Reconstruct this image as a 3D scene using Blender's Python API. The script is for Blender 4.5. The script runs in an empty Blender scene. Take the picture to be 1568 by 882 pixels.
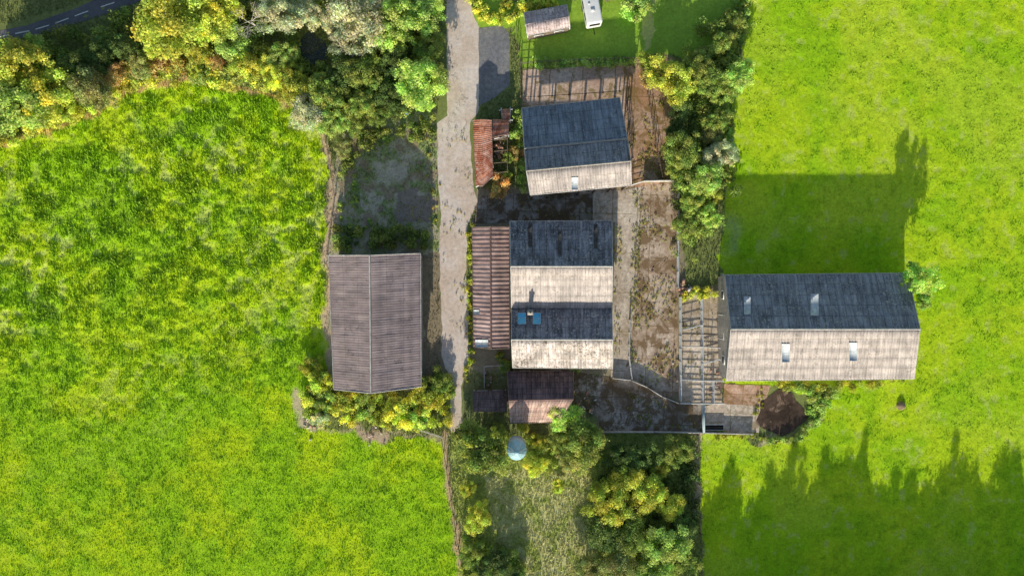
import bpy, math, numpy as np
from mathutils import Vector
rng=np.random.default_rng(11)
S=0.1; CH=105.0
SUN_T=0.333; SUN_AX=0.085
def P(px,py,h=0.0):
    k=S*(1-h/CH)
    return np.array([(px-784)*k,(441-py)*k,h])
scene=bpy.context.scene
# ---------- noise ----------
_tab=np.random.default_rng(3).random((16,256,256))
def vnoise(x,y,s):
    t=_tab[s%16]
    xi=np.floor(x).astype(int); yi=np.floor(y).astype(int)
    fx=x-xi; fy=y-yi
    fx=fx*fx*(3-2*fx); fy=fy*fy*(3-2*fy)
    a=t[xi%256,yi%256]; b=t[(xi+1)%256,yi%256]; c=t[xi%256,(yi+1)%256]; d=t[(xi+1)%256,(yi+1)%256]
    return (a*(1-fx)+b*fx)*(1-fy)+(c*(1-fx)+d*fx)*fy
def fbm(x,y,sc,o=4,seed=0):
    r=0;a=1;n=0;x=x/sc;y=y/sc
    for i in range(o):
        r=r+a*vnoise(x+37*i,y+91*i,seed+i); n+=a; a*=.55
        x,y=(x*1.6+y*1.2),(-x*1.2+y*1.6)
    return r/n
def pip(x,y,poly):
    ins=np.zeros(x.shape,bool); n=len(poly)
    for i in range(n):
        x1,y1=poly[i]; x2,y2=poly[(i+1)%n]
        if y1==y2: continue
        c=((y1>y)!=(y2>y))&(x<(x2-x1)*(y-y1)/(y2-y1)+x1)
        ins^=c
    return ins
def dpoly(x,y,pts):
    d=np.full(x.shape,1e9)
    for (x1,y1),(x2,y2) in zip(pts[:-1],pts[1:]):
        L=(x2-x1)**2+(y2-y1)**2
        t=np.clip(((x-x1)*(x2-x1)+(y-y1)*(y2-y1))/L,0,1)
        d=np.minimum(d,np.hypot(x-x1-t*(x2-x1),y-y1-t*(y2-y1)))
    return d
# ---------- mesh helpers ----------
def build(name,V,Q,mats,mi=None,col=None,uv=None,parent=None,smooth=False,link=True,origin=None):
    V=np.asarray(V,float).reshape(-1,3); Q=np.asarray(Q,int).reshape(-1,4)
    o=np.zeros(3)
    if parent is not None: o=np.array(parent.location)
    elif origin is not None: o=np.array(origin,float)
    me=bpy.data.meshes.new(name)
    me.vertices.add(len(V)); me.vertices.foreach_set('co',(V-o).astype('f').ravel())
    me.loops.add(len(Q)*4); me.loops.foreach_set('vertex_index',Q.astype('i').ravel())
    me.polygons.add(len(Q)); me.polygons.foreach_set('loop_start',np.arange(0,len(Q)*4,4,dtype='i'))
    if mi is not None: me.polygons.foreach_set('material_index',np.asarray(mi,'i'))
    me.update(calc_edges=True)
    for m in mats: me.materials.append(m)
    if col is not None:
        col=np.asarray(col,float)
        if col.ndim==1: col=np.repeat(col[:,None],3,1)
        a=me.attributes.new('Col','FLOAT_COLOR','POINT')
        a.data.foreach_set('color',np.hstack([col,np.ones((len(col),1))]).astype('f').ravel())
    if uv is not None:
        l=me.uv_layers.new(name='UVMap')
        l.data.foreach_set('uv',np.asarray(uv)[Q.ravel()].astype('f').ravel())
    if smooth: me.polygons.foreach_set('use_smooth',np.ones(len(Q),bool))
    me.validate()
    if not link: return me
    ob=bpy.data.objects.new(name,me); scene.collection.objects.link(ob)
    if parent is not None: ob.parent=parent
    else: ob.location=o
    return ob
class MB:
    def __init__(s): s.V=[];s.Q=[];s.M=[];s.n=0
    def add(s,V,Q,m=0):
        V=np.asarray(V,float);Q=np.asarray(Q,int)
        s.V.append(V);s.Q.append(Q+s.n);s.M+= [m]*len(Q);s.n+=len(V)
    def box(s,c,size,rot=0,m=0):
        sx,sy,sz=[a/2 for a in size]; ca,sa=math.cos(rot),math.sin(rot)
        V=[]
        for z in(-sz,sz):
            for x,y in((-sx,-sy),(sx,-sy),(sx,sy),(-sx,sy)):
                V.append((c[0]+x*ca-y*sa,c[1]+x*sa+y*ca,c[2]+z))
        s.add(V,[(3,2,1,0),(4,5,6,7),(0,1,5,4),(1,2,6,5),(2,3,7,6),(3,0,4,7)],m)
    def tube(s,p0,p1,r0,r1,n=6,m=0):
        p0=np.array(p0,float);p1=np.array(p1,float);d=p1-p0;L=np.linalg.norm(d)
        if L<1e-6:return
        d/=L;u=np.cross(d,(0,0,1.) if abs(d[2])<.9 else (1.,0,0));u/=np.linalg.norm(u);v=np.cross(d,u)
        a=np.arange(n)*2*math.pi/n
        ring=np.cos(a)[:,None]*u+np.sin(a)[:,None]*v
        V=np.vstack([p0+ring*r0,p1+ring*r1])
        Q=[(i,(i+1)%n,n+(i+1)%n,n+i) for i in range(n)]
        s.add(V,Q,m)
    def revolve(s,c,prof,n=28,m=0):
        V=[];Q=[]
        for r,z in prof:
            for i in range(n):
                a=2*math.pi*i/n; V.append((c[0]+r*math.cos(a),c[1]+r*math.sin(a),c[2]+z))
        for j in range(len(prof)-1):
            for i in range(n):
                Q.append((j*n+i,j*n+(i+1)%n,(j+1)*n+(i+1)%n,(j+1)*n+i))
        s.add(V,Q,m)
    def out(s,name,mats,**k):
        return build(name,np.vstack(s.V),np.vstack(s.Q),mats,mi=s.M,**k)
def empty(name,loc):
    e=bpy.data.objects.new(name,None); e.location=loc; scene.collection.objects.link(e); return e
# ---------- materials ----------
class NT:
    def __init__(s,name,rough=.9,spec=.2):
        s.m=bpy.data.materials.new(name); s.m.use_nodes=True; s.t=s.m.node_tree
        s.b=s.t.nodes['Principled BSDF']; s.b.inputs['Roughness'].default_value=rough
        s.b.inputs['Specular IOR Level'].default_value=spec
        s.geo=s.t.nodes.new('ShaderNodeNewGeometry')
        s.pos=s.geo.outputs['Position']
    def L(s,a,b): s.t.links.new(a,b)
    def set(s,i,v):
        if isinstance(v,bpy.types.NodeSocket): s.L(v,i)
        else:
            if isinstance(v,tuple) and len(v)==3 and i.type=='RGBA': v=v+(1,)
            i.default_value=v
    def noise(s,scale,detail=4,rough=.6,vec=None,dist=0):
        n=s.t.nodes.new('ShaderNodeTexNoise'); s.L(vec or s.pos,n.inputs['Vector'])
        n.inputs['Scale'].default_value=scale;n.inputs['Detail'].default_value=detail;n.inputs['Roughness'].default_value=rough
        n.inputs['Distortion'].default_value=dist
        return n.outputs['Fac']
    def map(s,vec,scale):
        n=s.t.nodes.new('ShaderNodeMapping'); s.L(vec,n.inputs['Vector']); n.inputs['Scale'].default_value=scale; return n.outputs[0]
    def ramp(s,f,a,b,va=0.,vb=1.):
        n=s.t.nodes.new('ShaderNodeMapRange'); s.L(f,n.inputs[0])
        n.inputs[1].default_value=a;n.inputs[2].default_value=b;n.inputs[3].default_value=va;n.inputs[4].default_value=vb
        n.interpolation_type='SMOOTHSTEP'
        return n.outputs[0]
    def mix(s,f,a,b,mode='MIX'):
        n=s.t.nodes.new('ShaderNodeMix'); n.data_type='RGBA'; n.blend_type=mode
        s.set(n.inputs[0],f);s.set(n.inputs[6],a);s.set(n.inputs[7],b); return n.outputs[2]
    def math(s,op,a,b):
        n=s.t.nodes.new('ShaderNodeMath'); n.operation=op; s.set(n.inputs[0],a);s.set(n.inputs[1],b); return n.outputs[0]
    def attr(s,name='Col'):
        n=s.t.nodes.new('ShaderNodeAttribute'); n.attribute_name=name; return n.outputs['Color']
    def val(s,c,f,lo,hi):
        n=s.t.nodes.new('ShaderNodeVectorMath'); n.operation='SCALE'; s.set(n.inputs[0],c)
        s.L(s.ramp(f,.3,.7,lo,hi),n.inputs['Scale']); return n.outputs[0]
    def bump(s,h,st,d=.1):
        n=s.t.nodes.new('ShaderNodeBump'); s.L(h,n.inputs['Height']);n.inputs['Strength'].default_value=st;n.inputs['Distance'].default_value=d
        s.L(n.outputs[0],s.b.inputs['Normal'])
    def col(s,c): s.set(s.b.inputs['Base Color'],c); return s.m
def simple(name,c,rough=.7,var=.25,metal=0,scale=2.):
    n=NT(name,rough); n.b.inputs['Metallic'].default_value=metal
    rgb=n.t.nodes.new('ShaderNodeRGB'); rgb.outputs[0].default_value=(*c,1)
    return n.col(n.val(rgb.outputs[0],n.noise(scale,5,.7),1-var,1+var))
def leafmat(name,c,c2,tr=.35):
    n=NT(name,.6,.15)
    f=n.ramp(n.noise(.55,3),.35,.65)
    c0=n.mix(f,c,c2)
    oi=n.t.nodes.new('ShaderNodeObjectInfo')
    c0=n.mix(1.,c0,n.attr(),'MULTIPLY')
    sc=n.t.nodes.new('ShaderNodeVectorMath'); sc.operation='SCALE'; n.L(c0,sc.inputs[0]); n.L(n.ramp(oi.outputs['Random'],0,1,.82,1.18),sc.inputs['Scale'])
    n.L(sc.outputs[0],n.b.inputs['Base Color'])
    t=n.t.nodes.new('ShaderNodeBsdfTranslucent'); n.L(sc.outputs[0],t.inputs['Color'])
    m=n.t.nodes.new('ShaderNodeMixShader'); m.inputs[0].default_value=tr
    n.L(n.b.outputs[0],m.inputs[1]);n.L(t.outputs[0],m.inputs[2])
    n.L(m.outputs[0],n.t.nodes['Material Output'].inputs['Surface'])
    return n.m
LM={'yel':leafmat('leaf_yellow_green',(.80,.80,.12),(.62,.72,.13)),
 'bright':leafmat('leaf_bright_green',(.52,.74,.16),(.66,.80,.22)),
 'mid':leafmat('leaf_mid_green',(.36,.50,.11),(.54,.62,.14)),
 'dark':leafmat('leaf_dark_green',(.18,.28,.08),(.27,.38,.10)),
 'pale':leafmat('leaf_pale_willow',(.80,.82,.52),(.66,.72,.40)),
 'olive':leafmat('leaf_olive',(.58,.58,.22),(.46,.52,.16)),
 'orange':leafmat('leaf_autumn',(.82,.56,.24),(.70,.60,.20)),
 'weed':leafmat('leaf_weed',(.40,.46,.10),(.50,.46,.14))}
BARK=simple('bark',(.20,.16,.12),.9,.3)
def roofmat(name,c1,c2,mortar,moss,mossamt=.55,course=1.5,sheet=1.0,var=.35,rust=None,rustamt=.6,streak=1.):
    n=NT(name,.75,.25)
    uv=n.t.nodes.new('ShaderNodeUVMap').outputs[0]
    b=n.t.nodes.new('ShaderNodeTexBrick'); n.L(uv,b.inputs['Vector'])
    b.offset=0; b.inputs['Color1'].default_value=(*c1,1);b.inputs['Color2'].default_value=(*c2,1);b.inputs['Mortar'].default_value=(*mortar,1)
    b.inputs['Scale'].default_value=1;b.inputs['Mortar Size'].default_value=.04;b.inputs['Mortar Smooth'].default_value=.6
    b.inputs['Brick Width'].default_value=sheet;b.inputs['Row Height'].default_value=course
    c=b.outputs['Color']
    c=n.val(c,n.noise(1,5,.7,n.map(uv,(2.2,.35,1))),1-var*streak,1+var*streak)
    c=n.val(c,n.noise(.35,4,.6),1-var*.6,1+var*.6)
    if rust: c=n.mix(n.ramp(n.noise(.7,6,.7),rustamt-.08,rustamt+.08),c,rust)
    # dirty blotches then lichen
    dk=n.ramp(n.noise(.9,7,.75,dist=.6),.55,.66,1.,.62)
    sc=n.t.nodes.new('ShaderNodeVectorMath'); sc.operation='SCALE'; n.L(c,sc.inputs[0]);n.L(dk,sc.inputs['Scale']);c=sc.outputs[0]
    spots=n.ramp(n.noise(3.2,6,.75),mossamt,mossamt+.08)
    big=n.ramp(n.noise(.3,3),.35,.65,.3,1.)
    c=n.mix(n.math('MULTIPLY',spots,big),c,moss)
    n.bump(n.noise(8,3),.3,.03)
    return n.col(c)
def concmat(name,c1,c2,moss,mossamt=.58,slab=(4.,4.5),joint=(.12,.11,.08),crack=.5,spk=1.):
    n=NT(name,.95,.15)
    c=n.mix(n.ramp(n.noise(.22,5,.65),.38,.62),c1,c2)
    c=n.val(c,n.noise(1.7,6,.75),1-.28*spk,1+.25*spk)
    c=n.val(c,n.noise(9,4,.7),1-.15*spk,1+.15*spk)
    if slab:
        b=n.t.nodes.new('ShaderNodeTexBrick');b.offset=0
        mp=n.t.nodes.new('ShaderNodeMapping');n.L(n.pos,mp.inputs[0]);mp.inputs['Rotation'].default_value=(0,0,.03)
        ns=n.t.nodes.new('ShaderNodeTexNoise');ns.inputs['Scale'].default_value=1.5;n.L(n.pos,ns.inputs['Vector'])
        ad=n.t.nodes.new('ShaderNodeVectorMath');ad.operation='MULTIPLY_ADD';n.L(ns.outputs['Color'],ad.inputs[0]);ad.inputs[1].default_value=(.35,.35,0);n.L(mp.outputs[0],ad.inputs[2])
        n.L(ad.outputs[0],b.inputs['Vector']);b.inputs['Scale'].default_value=1
        b.inputs['Brick Width'].default_value=slab[0];b.inputs['Row Height'].default_value=slab[1];b.inputs['Mortar Size'].default_value=.08;b.inputs['Mortar Smooth'].default_value=.6
        b.inputs['Color1'].default_value=(1,1,1,1);b.inputs['Color2'].default_value=(.78,.76,.73,1);b.inputs['Mortar'].default_value=(.5,.47,.37,1)
        c=n.mix(1.,c,b.outputs['Color'],'MULTIPLY')
    if crack:
        v=n.t.nodes.new('ShaderNodeTexVoronoi');v.feature='DISTANCE_TO_EDGE';v.inputs['Scale'].default_value=.22
        ns=n.t.nodes.new('ShaderNodeTexNoise');ns.inputs['Scale'].default_value=.8;ns.inputs['Detail'].default_value=6;n.L(n.pos,ns.inputs['Vector'])
        ad=n.t.nodes.new('ShaderNodeVectorMath');ad.operation='MULTIPLY_ADD';n.L(ns.outputs['Color'],ad.inputs[0]);ad.inputs[1].default_value=(4,4,0);n.L(n.pos,ad.inputs[2])
        n.L(ad.outputs[0],v.inputs['Vector'])
        c=n.mix(n.math('MULTIPLY',n.ramp(v.outputs['Distance'],.0,.018,crack,0.),n.ramp(n.noise(.4,2),.4,.6)),c,joint)
    c=n.mix(n.ramp(n.noise(.42,8,.74,dist=.5),mossamt-.04,mossamt+.05,0,.9),c,moss)
    n.bump(n.noise(5,5),.3,.03)
    return n.col(c)
# ---------- ground ----------
xs=np.concatenate([[-2500,-900,-400,-200,-120,-95],np.arange(-84,84.01,.2),[95,120,200,400,900,2500]])
ys=np.concatenate([[-2500,-900,-400,-200,-110,-70],np.arange(-50,50.01,.2),[70,110,200,400,900,2500]])
GX,GY=np.meshgrid(xs,ys)
PX=GX/S+784; PY=441-GY/S
wx=(fbm(GX,GY,2.2,4,1)-.5)*26; wy=(fbm(GX,GY,2.2,4,5)-.5)*26
QX=PX+wx;QY=PY+wy
def c3(*a): return np.array(a)
n1=fbm(GX,GY,6,4,2); n2=fbm(GX,GY,1.3,4,6); n3=fbm(GX,GY,.6,3,9); n4=fbm(GX,GY,18,3,4); n5=fbm(GX,GY,2.2,4,12); n6=fbm(GX,GY,11,3,7)
def sm(x,a,b): t=np.clip((x-a)/(b-a),0,1); return t*t*(3-2*t)
def lerp(C,c,m): return C*(1-m[...,None])+c*m[...,None]
C=np.zeros(GX.shape+(3,))+c3(.28,.46,.04)
dens=np.ones(GX.shape)*.5; hgt=np.ones(GX.shape)*.12; disp=np.ones(GX.shape)*.05
FL=[(-900,230),(0,228),(60,205),(110,188),(200,142),(290,125),(400,142),(450,165),(490,208),(500,250),(503,400),(505,560),(462,600),(458,650),(510,652),(580,668),(680,668),(688,740),(698,800),(708,900),(710,1200),(-900,1200)]
FR=[(1150,-300),(1148,0),(1135,80),(1115,200),(1105,330),(1100,415),(1108,590),(1270,600),(1255,650),(1180,680),(1075,665),(1072,740),(1075,1200),(2600,1200),(2600,-300)]
mL=pip(QX,QY,FL); mR=pip(QX,QY,FR)
wood=~(mL|mR)
C[wood]=c3(.24,.28,.09); dens[wood]=.6; hgt[wood]=.2
yl=sm(n1,.36,.64)
CL=lerp(np.zeros_like(C)+c3(.40,.66,.018),c3(.56,.74,.018),yl)
CL=lerp(CL,c3(.28,.50,.02),sm(n2,.50,.70)*.65)
up=sm(760-PX*.2-PY,0,300)
CL=lerp(CL,c3(.72,.76,.28),sm(n2,.46,.34)*(.10+.75*sm(n4,.45,.6))*(.12+.88*up)*.55)
CL=lerp(CL,c3(.20,.38,.03),sm(n5,.60,.70)*.5*(.3+.7*up))
C[mL]=CL[mL]; dens[mL]=1.; hgt[mL]=(.09+.17*sm(n2,.4,.7)*(.3+.7*up)+.15*sm(n5,.55,.7)*up)[mL]
disp[mL]=(.06+.13*up)[mL]
CR=lerp(np.zeros_like(C)+c3(.39,.66,.015),c3(.54,.74,.02),sm(n1,.35,.65))
CR=lerp(CR,c3(.31,.55,.02),sm(n2,.52,.72)*.45)
CR=lerp(CR,c3(.60,.76,.05),sm(n6,.5,.68)*.5)
CR=lerp(CR,c3(.70,.72,.25),sm(n2,.36,.28)*.3)
C[mR]=CR[mR]; dens[mR]=.7; hgt[mR]=(.06+.06*sm(n2,.5,.7))[mR]
def zone(poly,col,d=None,h=None,a=1.,dp=.03,cond=None):
    m=pip(QX,QY,poly).astype(float)*a
    if cond is not None: m=m*cond
    global C,dens,hgt,disp
    C=lerp(C,np.array(col),m)
    if d is not None: dens=dens*(1-m)+d*m
    if h is not None: hgt=hgt*(1-m)+h*m
    disp=disp*(1-m)+dp*m
def stroke(pts,w,col,d=.1,a=1.,pw=4):
    global C,dens,disp
    m=sm(-dpoly(QX,QY,pts),-w-pw,-w+pw)*a
    C=lerp(C,np.array(col),m);dens=dens*(1-m)+d*m;disp=disp*(1-m)+.02*m
zone([(525,200),(600,185),(668,165),(670,400),(668,600),(500,600),(500,380)],(.50,.46,.30),.5,.12)
zone([(525,200),(600,185),(668,165),(670,400),(520,390)],(.32,.40,.14),.7,.2,a=.9,cond=sm(n2,.44,.58))
zone([(525,200),(600,185),(668,165),(670,400),(520,390)],(.36,.27,.18),.3,.1,a=.8,cond=sm(n5,.55,.62))
zone([(540,250),(660,230),(660,300),(560,330)],(.62,.54,.42),.3,.1,a=.7,cond=sm(n5,.52,.42))
zone([(600,290),(665,300),(665,340),(615,340)],(.34,.28,.22),.1)
zone([(645,385),(676,385),(680,600),(645,600)],(.34,.28,.18),.4)
zone([(690,660),(1075,665),(1075,900),(705,900)],(.46,.52,.14),.8,.25)
zone([(740,720),(900,715),(920,882),(760,882)],(.68,.66,.32),.7,.25,a=.8,cond=sm(n2,.35,.55))
zone([(700,560),(925,560),(925,665),(700,665)],(.26,.30,.12),.5)
zone([(722,0),(1145,-10),(1130,75),(985,90),(975,100),(800,106),(782,40),(740,44),(722,30)],(.34,.54,.06),.35,.06)
zone([(985,-10),(1005,-10),(1000,75),(985,80)],(.66,.68,.20),.35,.06)  # sunlit gap between tree shadows, painted into the lawn colour
zone([(726,540),(780,540),(780,600),(700,600)],(.30,.30,.12),.4)
zone([(728,290),(1045,270),(1045,440),(1110,440),(1110,665),(920,665),(920,570),(780,570),(720,570)],(.36,.31,.20),.15)
zone([(955,90),(1035,90),(1040,280),(955,280)],(.50,.34,.20),.15)
stroke([(-20,228),(60,206),(115,186),(200,140),(290,124),(400,142),(450,162)],4,(.72,.50,.22),.3,.9)
stroke([(495,205),(505,250),(512,290),(508,340),(500,395),(500,470),(502,540)],5,(.72,.54,.36),.2,.9)
stroke([(676,662),(684,700),(690,760),(700,810),(710,900)],4,(.68,.50,.30),.2)
stroke([(455,600),(462,650),(480,660)],6,(.62,.54,.34),.1)
stroke([(550,660),(590,670)],7,(.56,.42,.30),.1)
stroke([(480,655),(560,658),(680,668)],2,(.60,.50,.32),.3,.8)
stroke([(1070,664),(1068,720),(1066,790)],3,(.62,.50,.36),.2)
stroke([(1110,340),(1128,352),(1120,380)],8,(.50,.54,.30),.3,.45,12)
stroke([(1165,675),(1230,665),(1255,640),(1275,600)],3,(.66,.58,.36),.2,.9)
for t in([(300,900),(285,780),(262,700),(250,640)],[(322,900),(306,780),(284,700),(272,640)],[(560,900),(548,780),(520,700)],[(582,900),(570,780),(542,700)],[(1500,-20),(1480,150),(1500,330),(1520,500)],[(1522,-20),(1502,150),(1522,330),(1542,500)]):
    stroke(t,1.5,(.28,.48,.03),.8,.35,4)
disp=np.where((np.abs(GX)<83)&(np.abs(GY)<49),disp,0)
flat=pip(PX,PY,[(665,0),(1045,0),(1045,440),(1240,440),(1240,670),(665,670)])
disp=np.where(flat,0,disp)
Z=disp*((n2-.5)*2.2+(n3-.5)*1.2)
C=C*(.84+.32*n3[...,None])
V=np.stack([GX,GY,Z],-1).reshape(-1,3)
ny,nx=GX.shape
I=np.arange(ny*nx).reshape(ny,nx)
Q=np.stack([I[:-1,:-1],I[:-1,1:],I[1:,1:],I[1:,:-1]],-1).reshape(-1,4)
g=NT('ground_grass_earth',.95,.1)
cc=g.val(g.attr(),g.noise(2.5,6,.75),.82,1.18)
cc=g.val(cc,g.noise(14,3,.7),.82,1.18)
g.bump(g.noise(6,6,.8),.5,.1)
g.col(cc)
build('ground',V,Q,[g.m],col=C.reshape(-1,3),smooth=True)
# ---------- grass blades ----------
def sample(A,x,y):
    i=np.clip(np.rint((y+50)/.2).astype(int)+6,0,ny-1); j=np.clip(np.rint((x+84)/.2).astype(int)+6,0,nx-1)
    return A[i,j]
N=420000
gx=rng.uniform(-80,80,N);gy=rng.uniform(-45.5,45.5,N)
keep=rng.random(N)<sample(dens,gx,gy)
fx,fy=gx/S+784,441-gy/S
HARD=[[(682,0),(735,0),(780,40),(782,135),(733,165),(730,310),(716,345),(718,545),(708,660),(690,660),(674,545),(668,190)],
[(722,340),(945,338),(950,300),(1040,278),(1040,440),(1108,440),(1110,665),(920,662),(920,572),(722,572)],[(730,298),(950,298),(950,340),(730,340)],[(800,105),(1030,95),(1038,280),(800,300)],[(510,400),(640,400),(640,590),(512,590)],[(1108,430),(1385,430),(1385,575),(1108,575)],[(1108,588),(1170,590),(1235,605),(1235,662),(1108,665)],[(0,40),(180,-10),(235,-5),(60,55),(0,60)]]
for h in HARD: keep&=~pip(fx,fy,h)
gx=gx[keep];gy=gy[keep];N=len(gx)
bh=sample(hgt,gx,gy)*rng.uniform(.6,1.4,N); bz=sample(Z,gx,gy)
bc=sample(C,gx,gy)*rng.uniform(.80,1.22,(N,1)); 
a=rng.uniform(0,2*np.pi,N);ln=rng.uniform(.3,1.3,N)
w=rng.uniform(.04,.10,N)*(1+bh)
root=np.stack([gx,gy,bz-.02],-1)
side=np.stack([np.cos(a),np.sin(a),np.zeros(N)],-1)
lean=np.stack([-np.sin(a)*ln,np.cos(a)*ln,np.ones(N)],-1)
tip=root+lean*bh[:,None]
V=np.stack([root-side*w[:,None],root+side*w[:,None],tip+side*w[:,None]*.35,tip-side*w[:,None]*.35],1).reshape(-1,3)
gm=leafmat('grass_blades',(1,1,1),(1,1,1),.35)
build('meadow_grass',V,np.arange(N*4).reshape(-1,4),[gm],col=np.repeat(bc,4,0))
# ---------- sheets ----------
def sheet(name,poly,z,mat,jit=2.,step=6,seed=0):
    pts=[]
    for (x1,y1),(x2,y2) in zip(poly,poly[1:]+poly[:1]):
        n=max(1,int(math.hypot(x2-x1,y2-y1)/step))
        for i in range(n): pts.append((x1+(x2-x1)*i/n,y1+(y2-y1)*i/n))
    pts=np.array(pts,float)
    ox=(fbm(pts[:,0],pts[:,1],14,3,seed+1)-.5)*jit*4; oy=(fbm(pts[:,0],pts[:,1],14,3,seed+7)-.5)*jit*4
    w=[P(x+a,y+b,0) for (x,y),a,b in zip(pts,ox,oy)]
    me=bpy.data.meshes.new(name); me.from_pydata([(p[0],p[1],z) for p in w],[],[list(range(len(w)))]); me.update()
    if me.polygons[0].normal.z<0: me.flip_normals()
    me.materials.append(mat); ob=bpy.data.objects.new(name,me); scene.collection.objects.link(ob); return ob
M_drive=concmat('drive_concrete',(.84,.73,.64),(.74,.60,.48),(.48,.38,.24),.65,slab=None,crack=.5,spk=.6)
M_asph=concmat('asphalt',(.24,.24,.25),(.30,.29,.28),(.18,.18,.12),.66,slab=None)
M_road=concmat('road_asphalt',(.15,.15,.16),(.18,.18,.185),(.12,.12,.10),.72,slab=None,crack=0,spk=.5)
M_yard=concmat('yard_concrete',(.74,.60,.47),(.50,.36,.25),(.24,.155,.08),.52,slab=(4.2,5.))
M_rusty=concmat('mossy_concrete',(.56,.33,.20),(.70,.50,.38),(.28,.18,.07),.51,slab=(4.5,5.))
M_north=concmat('stained_concrete',(.82,.62,.48),(.66,.44,.32),(.30,.22,.09),.56,slab=(5.,9.))
M_pale=concmat('pale_concrete',(.82,.71,.58),(.64,.52,.40),(.38,.30,.18),.58,slab=(3.8,6.))
M_dark=concmat('shaded_concrete',(.56,.51,.46),(.28,.23,.18),(.16,.11,.06),.49,slab=(4.,4.))  # shade over the yards put into the colour, plus mossy patches
M_mud=concmat('slurry_mud',(.05,.035,.026),(.11,.075,.055),(.30,.21,.15),.57,slab=None,crack=0)
sheet('driveway',[(683,-20),(716,-20),(724,20),(735,44),(734,165),(719,188),(722,250),(730,312),(716,342),(713,400),(719,540),(706,592),(709,662),(690,662),(690,585),(676,545),(677,480),(672,400),(676,330),(670,285),(669,190),(684,178),(684,100)],.012,M_drive,1.6)
sheet('parking_asphalt',[(733,44),(768,40),(779,52),(781,130),(760,148),(733,163)],.020,M_asph,.8,seed=2)
sheet('yard_north_concrete',[(800,108),(975,98),(958,150),(955,300),(800,300)],.024,M_north,1.,seed=3)
sheet('yard_east_concrete',[(955,97),(1012,92),(1018,180),(1022,225),(1037,278),(962,290)],.028,M_rusty,1.5,seed=4)
sheet('yard_middle_concrete',[(730,312),(738,300),(800,296),(950,296),(950,340),(722,342)],.032,M_dark,1.,seed=5)
sheet('concrete_lane',[(908,296),(985,286),(978,340),(972,500),(962,560),(955,580),(935,580),(942,340),(908,338)],.036,M_pale,.6,seed=6)
sheet('feed_yard_concrete',[(981,286),(1037,279),(1037,440),(1040,600),(1020,612),(955,578),(966,530),(975,440)],.040,M_yard,.8,seed=7)
sheet('south_yard_concrete',[(850,565),(956,580),(1037,616),(1075,618),(1075,660),(920,660),(915,640),(880,620)],.044,M_dark,.8,seed=8)
sheet('handling_pen_concrete',[(1040,455),(1102,445),(1106,616),(1039,614)],.048,M_pale,.5,seed=9)
sheet('slurry_apron_concrete',[(1076,622),(1112,616),(1165,622),(1162,662),(1077,660)],.052,M_pale,.6,seed=10)
sheet('slurry_strip_concrete',[(1108,588),(1180,590),(1170,622),(1108,618)],.056,M_rusty,.6,seed=12)  # brown mossy slab along the barn's south side
cx,cy=1196,632
sheet('slurry_pit',[(cx+(36+4*math.sin(3*a)+3*math.cos(5*a))*math.cos(a),cy+(33+3*math.cos(4*a))*math.sin(a)) for a in np.arange(0,6.28,.2)],.060,M_mud,1.5,seed=11)
rd=sheet('country_road',[(-260,95),(40,40),(120,12),(170,-12),(330,-80),(420,-120),(425,-98),(230,-3),(150,27),(60,54),(-260,120)],.034,M_road,.3)
wl=MB()
pl=[(-200,96),(50,47),(80,38),(110,27),(140,16),(190,0),(260,-30)]
for (x1,y1),(x2,y2) in zip(pl[:-1],pl[1:]):
    n=max(1,int(math.hypot(x2-x1,y2-y1)/30))
    for i in range(n):
        t=(i+.5)/n; p=P(x1+(x2-x1)*t,y1+(y2-y1)*t)
        wl.box((p[0],p[1],.04),(2.2,.16,.012),math.atan2(-(y2-y1),x2-x1))
wl.out('road_centre_line',[simple('road_paint',(.8,.8,.75),.6,.15)])
sheet('pond',[(480+(20+4*math.sin(2*a))*math.cos(a),76+(24+4*math.cos(3*a))*math.sin(a)) for a in np.arange(0,6.28,.25)],.05,simple('pond_water',(.07,.09,.10),.08,.3),2)
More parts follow.
